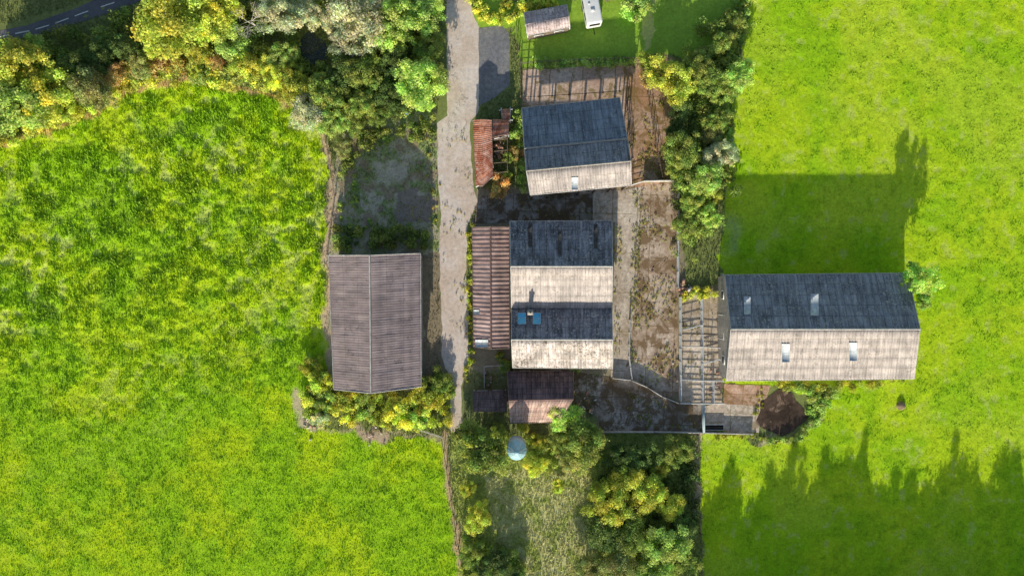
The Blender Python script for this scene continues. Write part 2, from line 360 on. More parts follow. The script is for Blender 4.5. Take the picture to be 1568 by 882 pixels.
# ---------- buildings ----------
M_wall=simple('block_wall',(.42,.39,.34),.9,.25)
M_wood=simple('timber_cladding',(.20,.155,.12),.9,.35)
M_steel=simple('galvanised_steel',(.68,.69,.68),.45,.15,.1)
M_pales=simple('pale_fascia',(.56,.54,.50),.6,.25)
M_black=simple('dark_opening',(.02,.02,.02),.9,.2)
M_glass=simple('skylight_panel',(.62,.68,.70),.4,.25)
M_blue=simple('skylight_blue',(.16,.62,.90),.4,.12)
M_brick=simple('brick_wall',(.36,.20,.14),.9,.3)
def slope(name,a0,a1,b0,b1,mat,par,period=.4,amp=.03,course=1.5,thick=True,drop=.03):
    a0,a1,b0,b1=map(np.array,(a0,a1,b0,b1))
    LU=np.linalg.norm(a1-a0); LV=np.linalg.norm(b0-a0)
    nrm=np.cross(a1-a0,b0-a0); nrm/=np.linalg.norm(nrm)
    if nrm[2]<0: nrm=-nrm
    nu=int(LU/period*6)+2
    us=np.linspace(0,1,nu)
    nc=max(1,int(round(LV/course)));vs=[];st=[]
    high_first=a0[2]>=b0[2]
    for i in range(nc):
        for t,o in((0.,0),(.5,.5),(.97,1)):
            vs.append((i+t)/nc); st.append(o)
    vs.append(1.);st.append(0)
    vs=np.array(vs);st=np.array(st,float)
    if not high_first: st=1-st
    Vv=[];uv=[]
    for k,v in enumerate(vs):
        p=(a0*(1-v)+b0*v)[None]*(1-us[:,None])+(a1*(1-v)+b1*v)[None]*us[:,None]
        h=amp*np.sin(us*LU/period*2*np.pi)+st[k]*drop+(fbm(us*LU,np.full(nu,v*LV),3,3,3)-.5)*.14
        h=h+(vnoise(np.floor(us*LU/1.05),np.full(nu,math.floor(v*nc*.999)),5)-.5)*.03
        Vv.append(p+nrm*h[:,None]); uv.append(np.stack([us*LU,np.full(nu,v*LV)],-1))
    Vv=np.vstack(Vv);uv=np.vstack(uv);nv=len(vs)
    I=np.arange(nu*nv).reshape(nv,nu)
    Q=np.stack([I[:-1,:-1],I[1:,:-1],I[1:,1:],I[:-1,1:]],-1).reshape(-1,4)
    e1=Vv[nu]-Vv[0];e2=Vv[1]-Vv[0]
    if np.cross(e1,e2)[2]<0: Q=Q[:,::-1]
    ob=build(name,Vv,Q,[mat],uv=uv,parent=par)
    if thick:
        s=ob.modifiers.new('t','SOLIDIFY');s.thickness=.05;s.offset=-1
    return ob
class Barn: pass
def barn(name,lines,mats,names,walls=True,wallm=None,period=.4,amp=.03,course=1.5,ridge=(),posts=0,caps=None,fascia=None,inset=.3,fr=.06):
    fascia=fascia or M_pales
    W=[(P(*l[0],l[2]),P(*l[1],l[2]),l[2]) for l in lines]
    c=sum((w[0]+w[1]) for w in W)/(2*len(W))
    e=empty(name,(c[0],c[1],0))
    B=Barn();B.e=e;B.W=W;B.c=c
    for i in range(len(W)-1):
        slope(names[i],W[i][0],W[i][1],W[i+1][0],W[i+1][1],mats[i],e,period,amp,course)
    def ins(p,k=inset):
        d=np.array([c[0]-p[0],c[1]-p[1]]);return np.array([p[0]+math.copysign(k,d[0]),p[1]+math.copysign(k*.6,d[1]) if abs(d[1])>.5 else p[1],p[2]-.15])
    E0=[ins(w[0]) for w in W];E1=[ins(w[1]) for w in W]
    if walls:
        mb=MB()
        def wq(a,b): 
            mb.add([(a[0],a[1],0),(b[0],b[1],0),b,a],[(0,1,2,3)])
        for E in(E0,E1):
            for a,b in zip(E[:-1],E[1:]): wq(a,b)
        wq(E0[0],E1[0]);wq(E0[-1],E1[-1])
        ob=mb.out('walls',[wallm or M_wall],parent=e)
        def panel(a,b,t,w,h,z,nm,mat):
            a=a.copy();b=b.copy();p=a*(1-t)+b*t;d=(b-a)[:2];L=np.linalg.norm(d);d/=L
            n=np.array([-d[1],d[0]]); 
            if np.dot(n,p[:2]-c[:2])<0:n=-n
            m=MB();r=math.atan2(d[1],d[0]);q=p[:2]+n*.06
            m.box((q[0],q[1],z+h/2),(w,.1,h),r,0); q2=p[:2]+n*.12
            m.box((q2[0],q2[1],z+h+.06),(w+.25,.16,.14),r,1)
            m.box((q2[0]-d[0]*w/2,q2[1]-d[1]*w/2,z+h/2),(.1,.14,h),r,1);m.box((q2[0]+d[0]*w/2,q2[1]+d[1]*w/2,z+h/2),(.1,.14,h),r,1)
            m.out(nm,[mat,M_steel],parent=e)
        for E in(E0,E1):
            hh=min(E[0][2],E[-1][2])
            panel(E[0],E[-1],.5,min(3.6,np.linalg.norm(E[0]-E[-1])*.35),hh*.72,.02,'door',M_black)
            panel(E[0],E[-1],.18,1.2,hh*.22,hh*.5,'window',M_black)
            panel(E[0],E[-1],.82,1.2,hh*.22,hh*.5,'window',M_black)
        for a,b in((E0[0],E1[0]),(E0[-1],E1[-1])):
            L=np.linalg.norm(a-b);k=max(2,int(L/4))
            for i in range(k): panel(a,b,(i+.5)/k,1.3,a[2]*.2,a[2]*.55,'window',M_black)
    if posts:
        mb=MB()
        for a,b in((E0[0],E1[0]),(E0[-1],E1[-1])):
            for i in range(posts+1):
                p=a+(b-a)*i/posts; mb.box((p[0],p[1],p[2]/2),(.22,.22,p[2]))
            mb.tube(a,b,.12,.12,6)
        for E in(E0,E1):
            for a,b in zip(E[:-1],E[1:]): mb.tube(a,b,.12,.12,6)
            for p in E[1:-1]: mb.box((p[0],p[1],p[2]/2),(.22,.22,p[2]))
        mb.out('posts_and_beams',[M_wood],parent=e)
    mb=MB();up=np.array([0,0,.05])
    for i in ridge: mb.tube(W[i][0]+up,W[i][1]+up,.12,.12,8)
    if ridge: mb.out('ridge_cap',[caps or M_pales],parent=e)
    mb=MB()
    for i in(0,len(W)-1): mb.tube(W[i][0],W[i][1],fr,fr,6)
    for k in(0,1):
        for i in range(len(W)-1): mb.tube(W[i][k],W[i+1][k],fr,fr,6)
    mb.out('gutter_and_bargeboards',[fascia],parent=e)
    return B
def skylight(B,i,px,py,wpx,hpx,mat=None,nm='skylight'):
    mat=mat or M_glass
    a0,a1,_=B.W[i];b0,b1,_=B.W[i+1]
    n=np.cross(a1-a0,b0-a0);n/=np.linalg.norm(n)
    if n[2]<0:n=-n
    cam=np.array([0,0,CH])
    def hit(x,y):
        g=P(x,y,0);d=g-cam;t=np.dot(a0-cam,n)/np.dot(d,n);return cam+d*t
    cs=[hit(px-wpx/2,py-hpx/2),hit(px+wpx/2,py-hpx/2),hit(px+wpx/2,py+hpx/2),hit(px-wpx/2,py+hpx/2)]
    m=MB();lo=[c_+n*.02 for c_ in cs];hi=[c_+n*.10 for c_ in cs]
    V=lo+hi
    m.add(V,[(4,7,6,5),(0,1,5,4),(1,2,6,5),(2,3,7,6),(3,0,4,7)],0)
    for j in range(4): m.tube(hi[j],hi[(j+1)%4],.025,.025,5,1)
    m.tube((hi[0]+hi[3])/2+n*.01,(hi[1]+hi[2])/2+n*.01,.025,.025,4,1)
    m.out(nm,[mat,M_steel if nm=='skylight' else M_wood],parent=B.e)
R_shade=roofmat('roof_fibre_shaded',(.25,.255,.27),(.33,.33,.345),(.11,.11,.115),(.62,.60,.54),.54,1.6,1.05,.38)  # north slopes: their shade is put into the sheet colour
R_lit=roofmat('roof_fibre_lit',(.52,.46,.42),(.44,.39,.355),(.30,.26,.23),(.22,.19,.15),.55,1.6,1.05,.26)  # south slopes: same sheeting, sunlight put into a paler colour
R_lit2=roofmat('roof_lichen_fibre_lit',(.68,.61,.56),(.50,.445,.39),(.34,.28,.24),(.13,.10,.075),.50,1.6,1.05,.38)  # south bay: sunlight put into the colour, with real lichen mottling
R_midN=roofmat('roof_mossy_shaded',(.16,.165,.185),(.29,.285,.30),(.08,.08,.085),(.62,.60,.54),.53,1.5,1.05,.55)  # milking barn north slopes: shade painted in, with real lichen mottling
R_purp=roofmat('roof_purple_fibre',(.38,.30,.285),(.325,.255,.25),(.24,.185,.175),(.46,.40,.36),.60,2.4,1.05,.26,streak=.8)
R_brown=roofmat('roof_brown_sheet',(.38,.255,.23),(.48,.35,.315),(.22,.14,.12),(.64,.50,.43),.58,3.0,.9,.4)
R_rust=roofmat('roof_rusty_tin',(.64,.28,.17),(.74,.44,.34),(.38,.16,.10),(.72,.60,.52),.55,2.2,.8,.4,rust=(.42,.12,.06),rustamt=.53)
R_top1=roofmat('roof_lower_shaded',(.20,.235,.28),(.27,.30,.34),(.10,.115,.13),(.50,.52,.51),.56,1.6,1.05,.38)  # lower north slope: bluish shade painted into the sheet colour
b=barn('cattle_barn',[((1110,421),(1390,418),4.5),((1119,504),(1409,504),7.6),((1112,583),(1400,580),4.5)],[R_shade,R_lit],['north_roof','south_roof'],ridge=(1,),caps=M_pales)
for x,y,w_,h_ in((1144,468,10,27),(1247,467,12,33)): skylight(b,0,x,y,w_,h_)
for x,y,w_,h_ in((1203,540,12,28),(1306,538,12,28)): skylight(b,1,x,y,w_,h_)
b=barn('hay_barn',[((503,391),(511,596),4.6),((566,391),(568,602),7.0),((644,388),(645,592),4.6)],[R_purp,R_purp],['west_roof','east_roof'],ridge=(1,),period=.36,amp=.012)
b=barn('pole_barn',[((799,166),(949,150),4.2),((803,228),(961,213),6.4),((806,262),(966,247),7.7),((812,299),(967,284),6.1)],[R_top1,R_shade,R_lit],['north_lower_roof','north_upper_roof','south_roof'],walls=False,posts=6,ridge=(1,2),caps=M_wall)
skylight(b,2,880,281,10,19)
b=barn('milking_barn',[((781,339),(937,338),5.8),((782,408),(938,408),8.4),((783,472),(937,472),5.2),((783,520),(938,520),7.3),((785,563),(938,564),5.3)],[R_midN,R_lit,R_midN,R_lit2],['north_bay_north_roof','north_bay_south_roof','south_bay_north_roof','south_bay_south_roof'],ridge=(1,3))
for x,y in((799,488),(822,488)): skylight(b,2,x,y,12,17,M_blue)
dp=simple('dull_panel',(.07,.07,.07),.8,.4)
for x,y in((812,360),(857,372),(912,362)): skylight(b,0,x,y,6,36,dp,'roof_panel')
mb=MB();p=P(812,478,7.0);mb.box((p[0],p[1],6.3),(.6,.6,1.9),0,0);mb.box((p[0],p[1],7.3),(.8,.8,.14),0,0)
mb.tube((p[0],p[1],7.3),(p[0],p[1],7.8),.16,.13,8,0);mb.out('chimney',[M_wall],parent=b.e)
b2=barn('calf_shed',[((723,348),(725,531),3.0),((751,347),(752,534),4.1),((780,347),(780,533),3.2)],[R_brown,R_brown],['west_roof','east_roof'],ridge=(1,),caps=R_brown,period=.62,amp=.04,fascia=M_wood,wallm=M_brick)
skylight(b2,0,738,526,20,12,M_glass,'patched_sheet')
skylight(b2,0,730,478,9,7,M_glass,'patched_sheet')
b3=barn('old_dairy',[((777,569),(878,567),2.8),((779,613),(878,611),5.0),((781,648),(856,646),3.4)],[roofmat('roof_purple_shaded',(.10,.075,.085),(.17,.125,.13),(.045,.035,.04),(.30,.22,.21),.58,.9,.7,.45),roofmat('roof_rose_tile_lit',(.48,.31,.26),(.58,.43,.37),(.28,.18,.14),(.3,.28,.14),.56,.7,.5,.35)],['north_roof','south_roof'],ridge=(1,),caps=R_brown,fascia=M_wood,wallm=M_brick)  # north roof colour darkened for its shade, south roof lightened for sun
b4=barn('store_lean_to',[((724,599),(776,598),2.2),((725,630),(776,630),3.2)],[roofmat('roof_brown_lean_to',(.17,.12,.11),(.25,.18,.16),(.08,.06,.055),(.36,.27,.22),.55,1.2,.8,.45)],['roof'],fascia=M_wood,wallm=M_brick,fr=.05)
b5=barn('rusty_tin_shed',[((724,184),(728,284),2.8),((737,183),(740,284),3.3),((753,184),(755,270),3.0)],[R_rust,R_rust],['west_roof','east_roof'],fascia=M_wood,wallm=M_wood,period=.3,amp=.02,inset=.15,fr=.03)
b6=barn('rusty_store_wing',[((754,183),(779,184),2.5),((754,211),(779,205),3.0)],[R_rust],['roof'],fascia=M_wood,wallm=M_wood,inset=.15,fr=.03)
b7=barn('rusty_outhouse',[((768,168),(781,167),2.1),((769,183),(781,182),2.4)],[R_rust],['roof'],fascia=M_wood,wallm=M_wood,inset=.1,fr=.03)
mb=MB()
for y in(215,232,250,265):
    mb.tube(P(756,y,2.6),P(777,y-2,2.3),.06,.06,5);q=P(777,y-2,2.3);mb.box((q[0],q[1],1.15),(.12,.12,2.3))
mb.tube(P(777,210,2.3),P(777,264,2.3),.06,.06,5)
mb.out('collapsed_shed_frame',[M_wood],origin=P(766,240))
b8=barn('garden_shed',[((803,20),(868,8),2.2),((805,38),(871,26),3.0),((808,55),(873,42),2.2)],[roofmat('roof_shed_felt',(.62,.50,.48),(.72,.60,.56),(.42,.32,.3),(.3,.22,.18),.50,1,.9,.3)]*2,['north_roof','south_roof'],fascia=M_pales,wallm=M_wood,inset=.15)
cv=empty('caravan',(P(906,8)[0],P(906,8)[1],0))
Mw=simple('caravan_white',(.85,.85,.82),.35,.06)
cx,cy=P(905,6,2)[:2];r=math.radians(10)
mb=MB();mb.box((cx,cy,1.55),(2.4,6.4,2.1),r);ob=mb.out('body',[Mw],parent=cv);bv=ob.modifiers.new('b','BEVEL');bv.width=.3;bv.segments=4
def loc(dx,dy,z): return (cx+dx*math.cos(r)-dy*math.sin(r),cy+dx*math.sin(r)+dy*math.cos(r),z)
mb=MB()
for dx,dy,sx,sy in((0,1.2,.7,.7),(0,-1.2,.6,.6),(-.4,-.2,.3,.3)): mb.box(loc(dx,dy,2.63),(sx,sy,.1),r)
mb.out('roof_vents',[M_steel],parent=cv)
mb=MB()
for s in(-1,1):
    for dy in(-1.8,0,1.8): mb.box(loc(s*1.21,dy,1.9),(.04,1.1,.6),r)
mb.box(loc(0,-3.21,1.9),(1.6,.04,.7),r);mb.out('windows',[M_black],parent=cv)
mb=MB()
for s in(-1,1): mb.tube(loc(s*1.0,0,.35),loc(s*1.22,0,.35),.34,.34,14)
mb.tube(loc(0,-3,.5),loc(0,-4.2,.5),.06,.05,6);mb.out('wheels_and_drawbar',[M_black],parent=cv)
mb=MB()
mb.box(loc(3.3,1.5,.7),(1.0,2.,.08),r);
for sx in(-.4,.4):
    for sy in(-.9,.9): mb.box(loc(3.3+sx,1.5+sy,.35),(.08,.08,.7),r)
mb.box(loc(2.6,1.5,.45),(.3,2.,.06),r);mb.box(loc(4.0,1.5,.45),(.3,2.,.06),r)
mb.out('picnic_table',[M_wood],origin=loc(3.3,1.5,0))
sp=P(791,690,6.5);mb=MB()
mb.revolve((sp[0],sp[1],0),[(.25,.9),(1.3,2.4),(1.35,2.5),(1.35,6.0)],32,0)
mb.revolve((sp[0],sp[1],0),[(1.35,6.0),(1.45,6.02),(1.45,6.1),(.35,7.5),(.35,7.7),(.01,7.75)],32,2)
for i in range(6):
    a=i*math.pi/3; q=(sp[0]+1.33*math.cos(a),sp[1]+1.33*math.sin(a)); mb.tube((q[0],q[1],0),(q[0],q[1],5.9),.06,.06,5,1)
for z in(3.4,4.4,5.4): mb.revolve((sp[0],sp[1],z),[(1.35,0),(1.4,.03),(1.4,.1),(1.35,.13)],32,1)
for i in range(10):
    a=i*math.pi/5+.2; mb.tube((sp[0]+1.43*math.cos(a),sp[1]+1.43*math.sin(a),6.14),(sp[0]+.35*math.cos(a),sp[1]+.35*math.sin(a),7.53),.04,.03,4,1)
mb.out('feed_silo',[simple('silo_white',(.66,.74,.75),.4,.1),M_steel,simple('silo_cap_shaded',(.36,.60,.68),.45,.25)],origin=(sp[0],sp[1],0))  # bluish shade on the cap is painted in all round
q=P(623,173);mb=MB();mb.revolve((q[0],q[1],0),[(.01,0),(.3,0),(.33,.3),(.33,.6),(.3,.92),(.01,.92)],14);mb.out('blue_barrel',[simple('blue_plastic',(.2,.45,.75),.4,.1)],origin=q)
q=P(1379,621);mb=MB();mb.revolve((q[0],q[1],0),[(.7,0),(.62,.3),(.35,.5),(.01,.55)],9);mb.out('earth_heap',[simple('earth_heap',(.3,.22,.14),.9,.4)],origin=q)
q=P(1092,653);mb=MB()
mb.box((q[0],q[1],.35),(3.0,.9,.5),0,0);mb.box((q[0],q[1],.62),(2.8,.7,.05),0,1);mb.out('water_trough',[M_steel,M_black],origin=q)
M_rub=[simple('rubble_pale',(.62,.58,.54),.9,.3),simple('rubble_brown',(.34,.24,.17),.9,.3),simple('rubble_red',(.50,.30,.22),.9,.3)]
def rubble(x,y,n,sp_,s0,s1,name='rubble_pile'):
    mb=MB()
    for i in range(n):
        p=P(x+rng.normal(0,sp_),y+rng.normal(0,sp_));s=rng.uniform(s0,s1);mb.box((p[0],p[1],s*.3+rng.uniform(0,.15)),(s*rng.uniform(.5,1.8),s*rng.uniform(.4,1),s*.6),rng.uniform(0,3),int(rng.integers(3)))
    mb.out(name,M_rub,origin=P(x,y))
rubble(664,76,40,6,.15,.7);rubble(478,643,40,9,.1,.4);rubble(572,666,20,8,.1,.3);rubble(1047,440,14,5,.2,.7);rubble(762,232,30,9,.2,.7,'scrap_timber_pile');rubble(1092,590,14,8,.1,.4);rubble(900,622,20,10,.1,.5);rubble(1010,560,14,16,.08,.25);rubble(1000,400,16,30,.06,.2);rubble(748,575,14,8,.2,.6)
# fences
def fence(name,pts,h=1.25,rails=4,sp=2.2,r=.035,mat=None,post=.1):
    mb=MB()
    for (x1,y1),(x2,y2) in zip(pts[:-1],pts[1:]):
        a=P(x1,y1);b_=P(x2,y2);L=np.linalg.norm(b_-a);n=max(1,int(round(L/sp)))
        for i in range(n+1):
            p=a+(b_-a)*i/n; hh=h*rng.uniform(.97,1.06); mb.box((p[0],p[1],hh/2),(post,post,hh),rng.uniform(0,.3))
        for k in range(rails):
            z=h*(k+1)/rails-.05; mb.tube((a[0],a[1],z),(b_[0],b_[1],z),r,r,5)
    c=P(*pts[0]);return mb.out(name,[mat or M_steel],origin=c)
def wall(name,pts,h=1.2,t=.2,mat=None):
    mb=MB()
    for (x1,y1),(x2,y2) in zip(pts[:-1],pts[1:]):
        a=P(x1,y1);b_=P(x2,y2);d=b_-a;L=np.linalg.norm(d);c=(a+b_)/2
        mb.box((c[0],c[1],h/2),(L+t*.9,t,h),math.atan2(d[1],d[0]))
    return mb.out(name,[mat or M_pales],origin=P(*pts[0]))
M_cw=simple('concrete_wall_mat',(.58,.55,.50),.9,.25)
wall('concrete_wall',[(985,279),(1037,278),(1037,345)],1.3,.16,M_cw)
F='cattle_rail_fence'
fence(F,[(1036,347),(1036,440)],1.4,4,2.2,.05)
fence(F,[(966,285),(968,284),(985,279)],1.3,4)
fence(F,[(1040,455),(1040,612)],1.5,5,2.0,.06)
fence(F,[(1072,458),(1073,530),(1073,612)],1.5,5,2.0,.06)
fence(F,[(1041,530),(1072,530),(1103,532)],1.5,4,1.8,.05)
fence(F,[(1041,580),(1104,582)],1.5,4,1.8,.05)
fence(F,[(1041,505),(1072,497)],1.4,3,1.8,.05)
fence(F,[(1073,556),(1104,548)],1.4,3,1.8,.05)
fence(F,[(1040,616),(1106,616)],1.3,5,1.6,.06)
fence(F,[(1090,582),(1090,615)],1.3,5,1.6,.05)
fence(F,[(963,490),(962,545),(966,578)],1.2,3,1.8,.05)
wall('curved_yard_wall',[(938,578),(965,581),(990,592),(1012,606),(1037,616)],1.0,.12,M_cw)
wall('yard_boundary_wall',[(920,660),(1000,660),(1076,661),(1150,663)],.9,.14,M_cw)
wall('pen_wall',[(1075,619),(1075,659)],1.2,.25,simple('blue_grey_wall',(.45,.55,.58),.7,.15))
wall('pen_wall',[(1103,420),(1104,470)],1.6,.18,M_cw)
fence('barrier_fence',[(805,152),(845,150),(948,143)],1.2,1,2.6,.05,M_wood,.16)
fence('barrier_fence',[(958,155),(967,245)],1.6,3,2.0,.05,M_wood,.14)
fence(F,[(985,110),(1000,200),(1012,272)],1.3,3,2.,.03,M_wood)
fence('garden_fence',[(790,44),(797,100),(820,98),(975,92)],1.2,3,2.,.03,M_wood)
fence('garden_fence',[(797,100),(797,150)],1.2,3,2.,.03,M_wood)
fence('pipe_pen_fence',[(742,592),(742,560),(770,558)],1.3,2,1.5,.05,M_pales)
fence('field_fence',[(676,665),(688,740),(698,810),(712,890)],1.1,3,2.6,.02,M_wood)
fence('field_fence',[(500,210),(514,300),(502,390)],1.1,3,2.6,.02,M_wood)
fence('field_fence',[(640,656),(678,668)],1.1,3,1.8,.03,M_pales)
fence('field_fence',[(1140,0),(1118,200),(1106,330)],1.1,3,2.6,.02,M_wood)
fence('field_fence',[(1068,665),(1070,790),(1074,890)],1.1,3,2.6,.02,M_wood)
fence('yard_gate',[(908,296),(908,336)],1.3,5,2.,.03)
# ---------- vegetation ----------
def leaves(cen,rad,cnt,size,cf,up=.75,jit=.7,sq=1.):
    idx=np.repeat(np.arange(len(cen)),cnt);n=len(idx)
    d=rng.normal(size=(n,3));d/=np.linalg.norm(d,axis=1)[:,None]
    f=rng.random(n)<up;d[f,2]=np.abs(d[f,2])
    r=rad[idx]*rng.uniform(.5,1.2,n)*(1+.35*(rng.random(n)<.06))
    dd=d.copy();dd[:,2]*=sq
    p=cen[idx]+dd*r[:,None]
    nn=d*.75+rng.normal(size=(n,3))*jit*.6;nn/=np.linalg.norm(nn,axis=1)[:,None]
    t=np.cross(nn,rng.normal(size=(n,3)));t/=np.linalg.norm(t,axis=1)[:,None];b_=np.cross(nn,t)
    s=(size*rng.uniform(.6,1.4,n))[:,None]
    V=np.stack([p-t*s,p-b_*s*.6,p+t*s,p+b_*s*.6],1).reshape(-1,3)
    c=cf[idx]*rng.uniform(.75,1.25,n)
    hu=rng.uniform(.84,1.16,len(cen))[idx]
    col=np.stack([c*hu*rng.uniform(.92,1.08,n),c,c*rng.uniform(.7,1.3,n)],-1)
    return V,np.arange(n*4).reshape(-1,4),np.repeat(col,4,0)
def tree_mesh(name,kind,seed):
    global rng
    rng=np.random.default_rng(seed)
    if kind=='round': H=2.1;nc=78;cz=1.35;ez=.6
    elif kind=='bush': H=1.1;nc=36;cz=.5;ez=.36
    elif kind=='tall': H=5.2;nc=60;cz=2.9;ez=2.1
    cen=[];rad=[]
    lob=rng.uniform(0,6.28,3)
    for i in range(nc):
        d=rng.normal(size=3);d/=np.linalg.norm(d);a=math.atan2(d[1],d[0])
        out=.84*(1+.18*math.sin(2*a+lob[0])+.16*math.sin(3*a+lob[1])+.12*math.sin(5*a+lob[2]))
        k=rng.uniform(.25,1)**.45
        z=d[2]*ez*k
        if kind=='tall': out*=max(.12,1-max(0,(z+1.2)/3.4))
        cen.append((d[0]*out*k,d[1]*out*k,cz+z)); rad.append(rng.uniform(.08,.25)*(1 if kind!='bush' else 1.25))
    cen=np.array(cen);rad=np.array(rad)
    cnt=(rad**2*(3600 if kind!='bush' else 2500)).astype(int)+16
    V,Q,c=leaves(cen,rad,cnt,.038 if kind!='bush' else .058,rng.uniform(.62,1.3,nc),.7)
    tr=MB();tr.tube((0,0,-.05),(.03,.02,cz*.7),.085,.05,8)
    for i in rng.choice(nc,12,False):
        m_=cen[i]*.5+np.array([.0,.0,cz*.32]);tr.tube((.02,.01,cz*rng.uniform(.4,.7)),m_,.035,.02,5);tr.tube(m_,cen[i],.02,.008,5)
    TV=np.vstack(tr.V);TQ=np.vstack(tr.Q)+len(V)
    me=build(name,np.vstack([V,TV]),np.vstack([Q,TQ]),[LM['mid'],BARK],mi=[0]*len(Q)+[1]*len(TQ),col=np.vstack([c,np.ones((len(TV),3))]),link=False)
    return me,H,cz
VAR={k:[tree_mesh(k+'_crown',k,100+i+7*len(k)) for i in range(7 if k!='tall' else 3)] for k in('round','bush','tall')}
rng=np.random.default_rng(5)
NAMES={'yel':'field_maple_tree','bright':'ash_tree','mid':'oak_tree','dark':'hawthorn_tree','pale':'willow_tree','olive':'elder_tree','orange':'autumn_cherry_tree'}
BN={'yel':'golden_shrub','bright':'garden_shrub','mid':'laurel_shrub','dark':'bramble_shrub','pale':'sallow_shrub','olive':'elder_shrub','orange':'autumn_shrub'}
def tree(px,py,r,mk,kind='round',name=None,hs=1.):
    me,H,cz=VAR[kind][rng.integers(len(VAR[kind]))]
    R=r*S*1.08
    zz=cz*R*hs
    p=P(px,py,zz)
    ob=bpy.data.objects.new(name or (NAMES[mk] if kind!='bush' else BN[mk]),me);scene.collection.objects.link(ob)
    ob.location=(p[0],p[1],0);ob.scale=(R*rng.uniform(.88,1.14),R*rng.uniform(.88,1.14),R*hs);ob.rotation_euler=(0,0,rng.uniform(0,6.28))
    ob.material_slots[0].link='OBJECT';ob.material_slots[0].material=LM[mk]
    return ob
def thicket(name,poly,n,r0,r1,hmax,mk,size=.2,line=False,excl=()):
    if line:
        pts=np.array(poly,float);seg=np.hypot(*(pts[1:]-pts[:-1]).T);t=np.sort(rng.uniform(0,seg.sum(),n));cs=np.concatenate([[0],np.cumsum(seg)])
        X=np.interp(t,cs,pts[:,0])+rng.normal(0,line,n);Y=np.interp(t,cs,pts[:,1])+rng.normal(0,line,n)
    else:
        x0,y0=np.min(poly,0);x1,y1=np.max(poly,0);X=rng.uniform(x0,x1,n*5);Y=rng.uniform(y0,y1,n*5);k=pip(X,Y,poly)
        for e in excl: k&=~pip(X,Y,e)
        X=X[k][:n];Y=Y[k][:n]
    n=len(X);rad=rng.uniform(r0,r1,n)*rng.uniform(.7,1.1,n);hn=fbm(X,Y,40,3,2)
    z=np.clip(hmax*hn*rng.uniform(.4,1.4,n),rad*.3,None)
    cen=np.stack([(X-784)*S,(441-Y)*S,z],-1)
    cnt=(rad**2*7/(size*size*1.2)).astype(int)+12
    V,Q,c=leaves(cen,rad,cnt,size,rng.uniform(.55,1.35,n),.85)
    o=P(X.mean(),Y.mean())
    return build(name,V,Q,[LM[mk]],col=c,origin=o)
ROADX=[(0,62),(0,20),(40,28),(120,2),(150,-20),(300,-60),(260,-5),(160,38),(60,66)]
PONDX=[(452,50),(485,42),(508,55),(508,105),(474,104)]
thicket('woodland_understorey',[(0,80),(70,66),(150,40),(240,0),(670,0),(678,150),(620,170),(545,185),(520,235),(490,205),(450,160),(400,138),(290,120),(200,135),(110,180),(0,215)],460,.5,1.4,2.2,'mid',.19,excl=(ROADX,PONDX))
thicket('field_edge_scrub',[(0,215),(60,196),(115,176),(200,130),(290,112),(400,128),(450,150)],150,.4,1.0,1.3,'yel',.16,line=7)
thicket('autumn_scrub',[(160,125),(225,108),(260,98),(310,85),(340,98),(400,110),(440,125)],80,.4,1.0,1.8,'orange',.16,line=9)
T=[(25,100,46,'yel'),(20,165,46,'bright'),(75,145,38,'yel'),(50,90,30,'mid'),(112,105,28,'dark'),(150,85,26,'dark'),(140,138,34,'olive'),(95,168,26,'yel'),(175,115,20,'orange'),(190,75,24,'dark'),(60,185,18,'yel'),(120,150,18,'mid'),
(265,32,52,'yel'),(325,25,46,'yel'),(300,75,26,'yel'),(350,60,30,'bright'),(240,62,24,'yel'),(215,100,20,'olive'),(380,104,24,'yel'),(415,114,22,'yel'),(430,85,22,'bright'),(330,92,16,'orange'),(300,108,14,'yel'),(445,105,18,'yel'),
(425,20,34,'pale'),(465,15,26,'pale'),(545,22,50,'pale'),(532,62,30,'pale'),(575,55,26,'pale'),(515,30,26,'pale'),(610,18,36,'bright'),(650,20,30,'bright'),(600,62,28,'bright'),(560,110,30,'mid'),(525,112,26,'dark'),(500,145,28,'mid'),(640,125,38,'bright'),(555,160,26,'mid'),(600,100,26,'dark'),(658,72,24,'mid'),(470,172,26,'pale'),(508,188,24,'bright'),(590,145,24,'dark'),(455,135,24,'yel'),(462,185,18,'pale'),(545,190,18,'mid'),(525,225,16,'olive'),(580,175,18,'mid'),(610,165,16,'dark'),(650,160,14,'bright')]
for t in T: tree(t[0],t[1],t[2],t[3],'round',hs=.8)
mb=MB()
def br(p,d,L,r,k):
    q=p+d*L;mb.tube(p,q,r,r*.6,5)
    if k:
        for i in range(3):
            nd=d+rng.normal(size=3)*.55;nd/=np.linalg.norm(nd);br(q,nd,L*.72,r*.6,k-1)
q=P(400,48);br(np.array([q[0],q[1],0]),np.array([0,0,1.]),2.2,.16,5)
mb.out('bare_tree',[simple('pale_bark',(.6,.56,.5),.9,.15)],origin=q)
thicket('hedgerow',[(1100,60),(1085,110),(1075,160),(1060,220),(1065,280),(1062,340),(1050,365)],250,.5,1.2,2.0,'mid',.17,line=16)
thicket('hedgerow',[(1140,0),(1128,50),(1120,90),(1110,160),(1105,240),(1100,300)],150,.4,.9,1.8,'mid',.17,line=7)
H=[(1030,122,34,'yel'),(1000,118,20,'orange'),(1065,100,22,'mid'),(1085,120,24,'mid'),(1130,118,26,'bright'),(1105,145,22,'mid'),(1042,165,22,'dark'),(1100,185,22,'mid'),(1045,230,30,'mid'),(1105,235,26,'pale'),(1090,205,18,'olive'),(1075,275,28,'bright'),(1040,265,18,'mid'),(1090,300,18,'yel'),(1060,310,22,'mid'),(1050,345,20,'mid'),(1085,330,20,'bright'),(1110,65,20,'mid'),(1125,30,16,'mid'),(1035,200,16,'dark'),(990,95,16,'yel')]
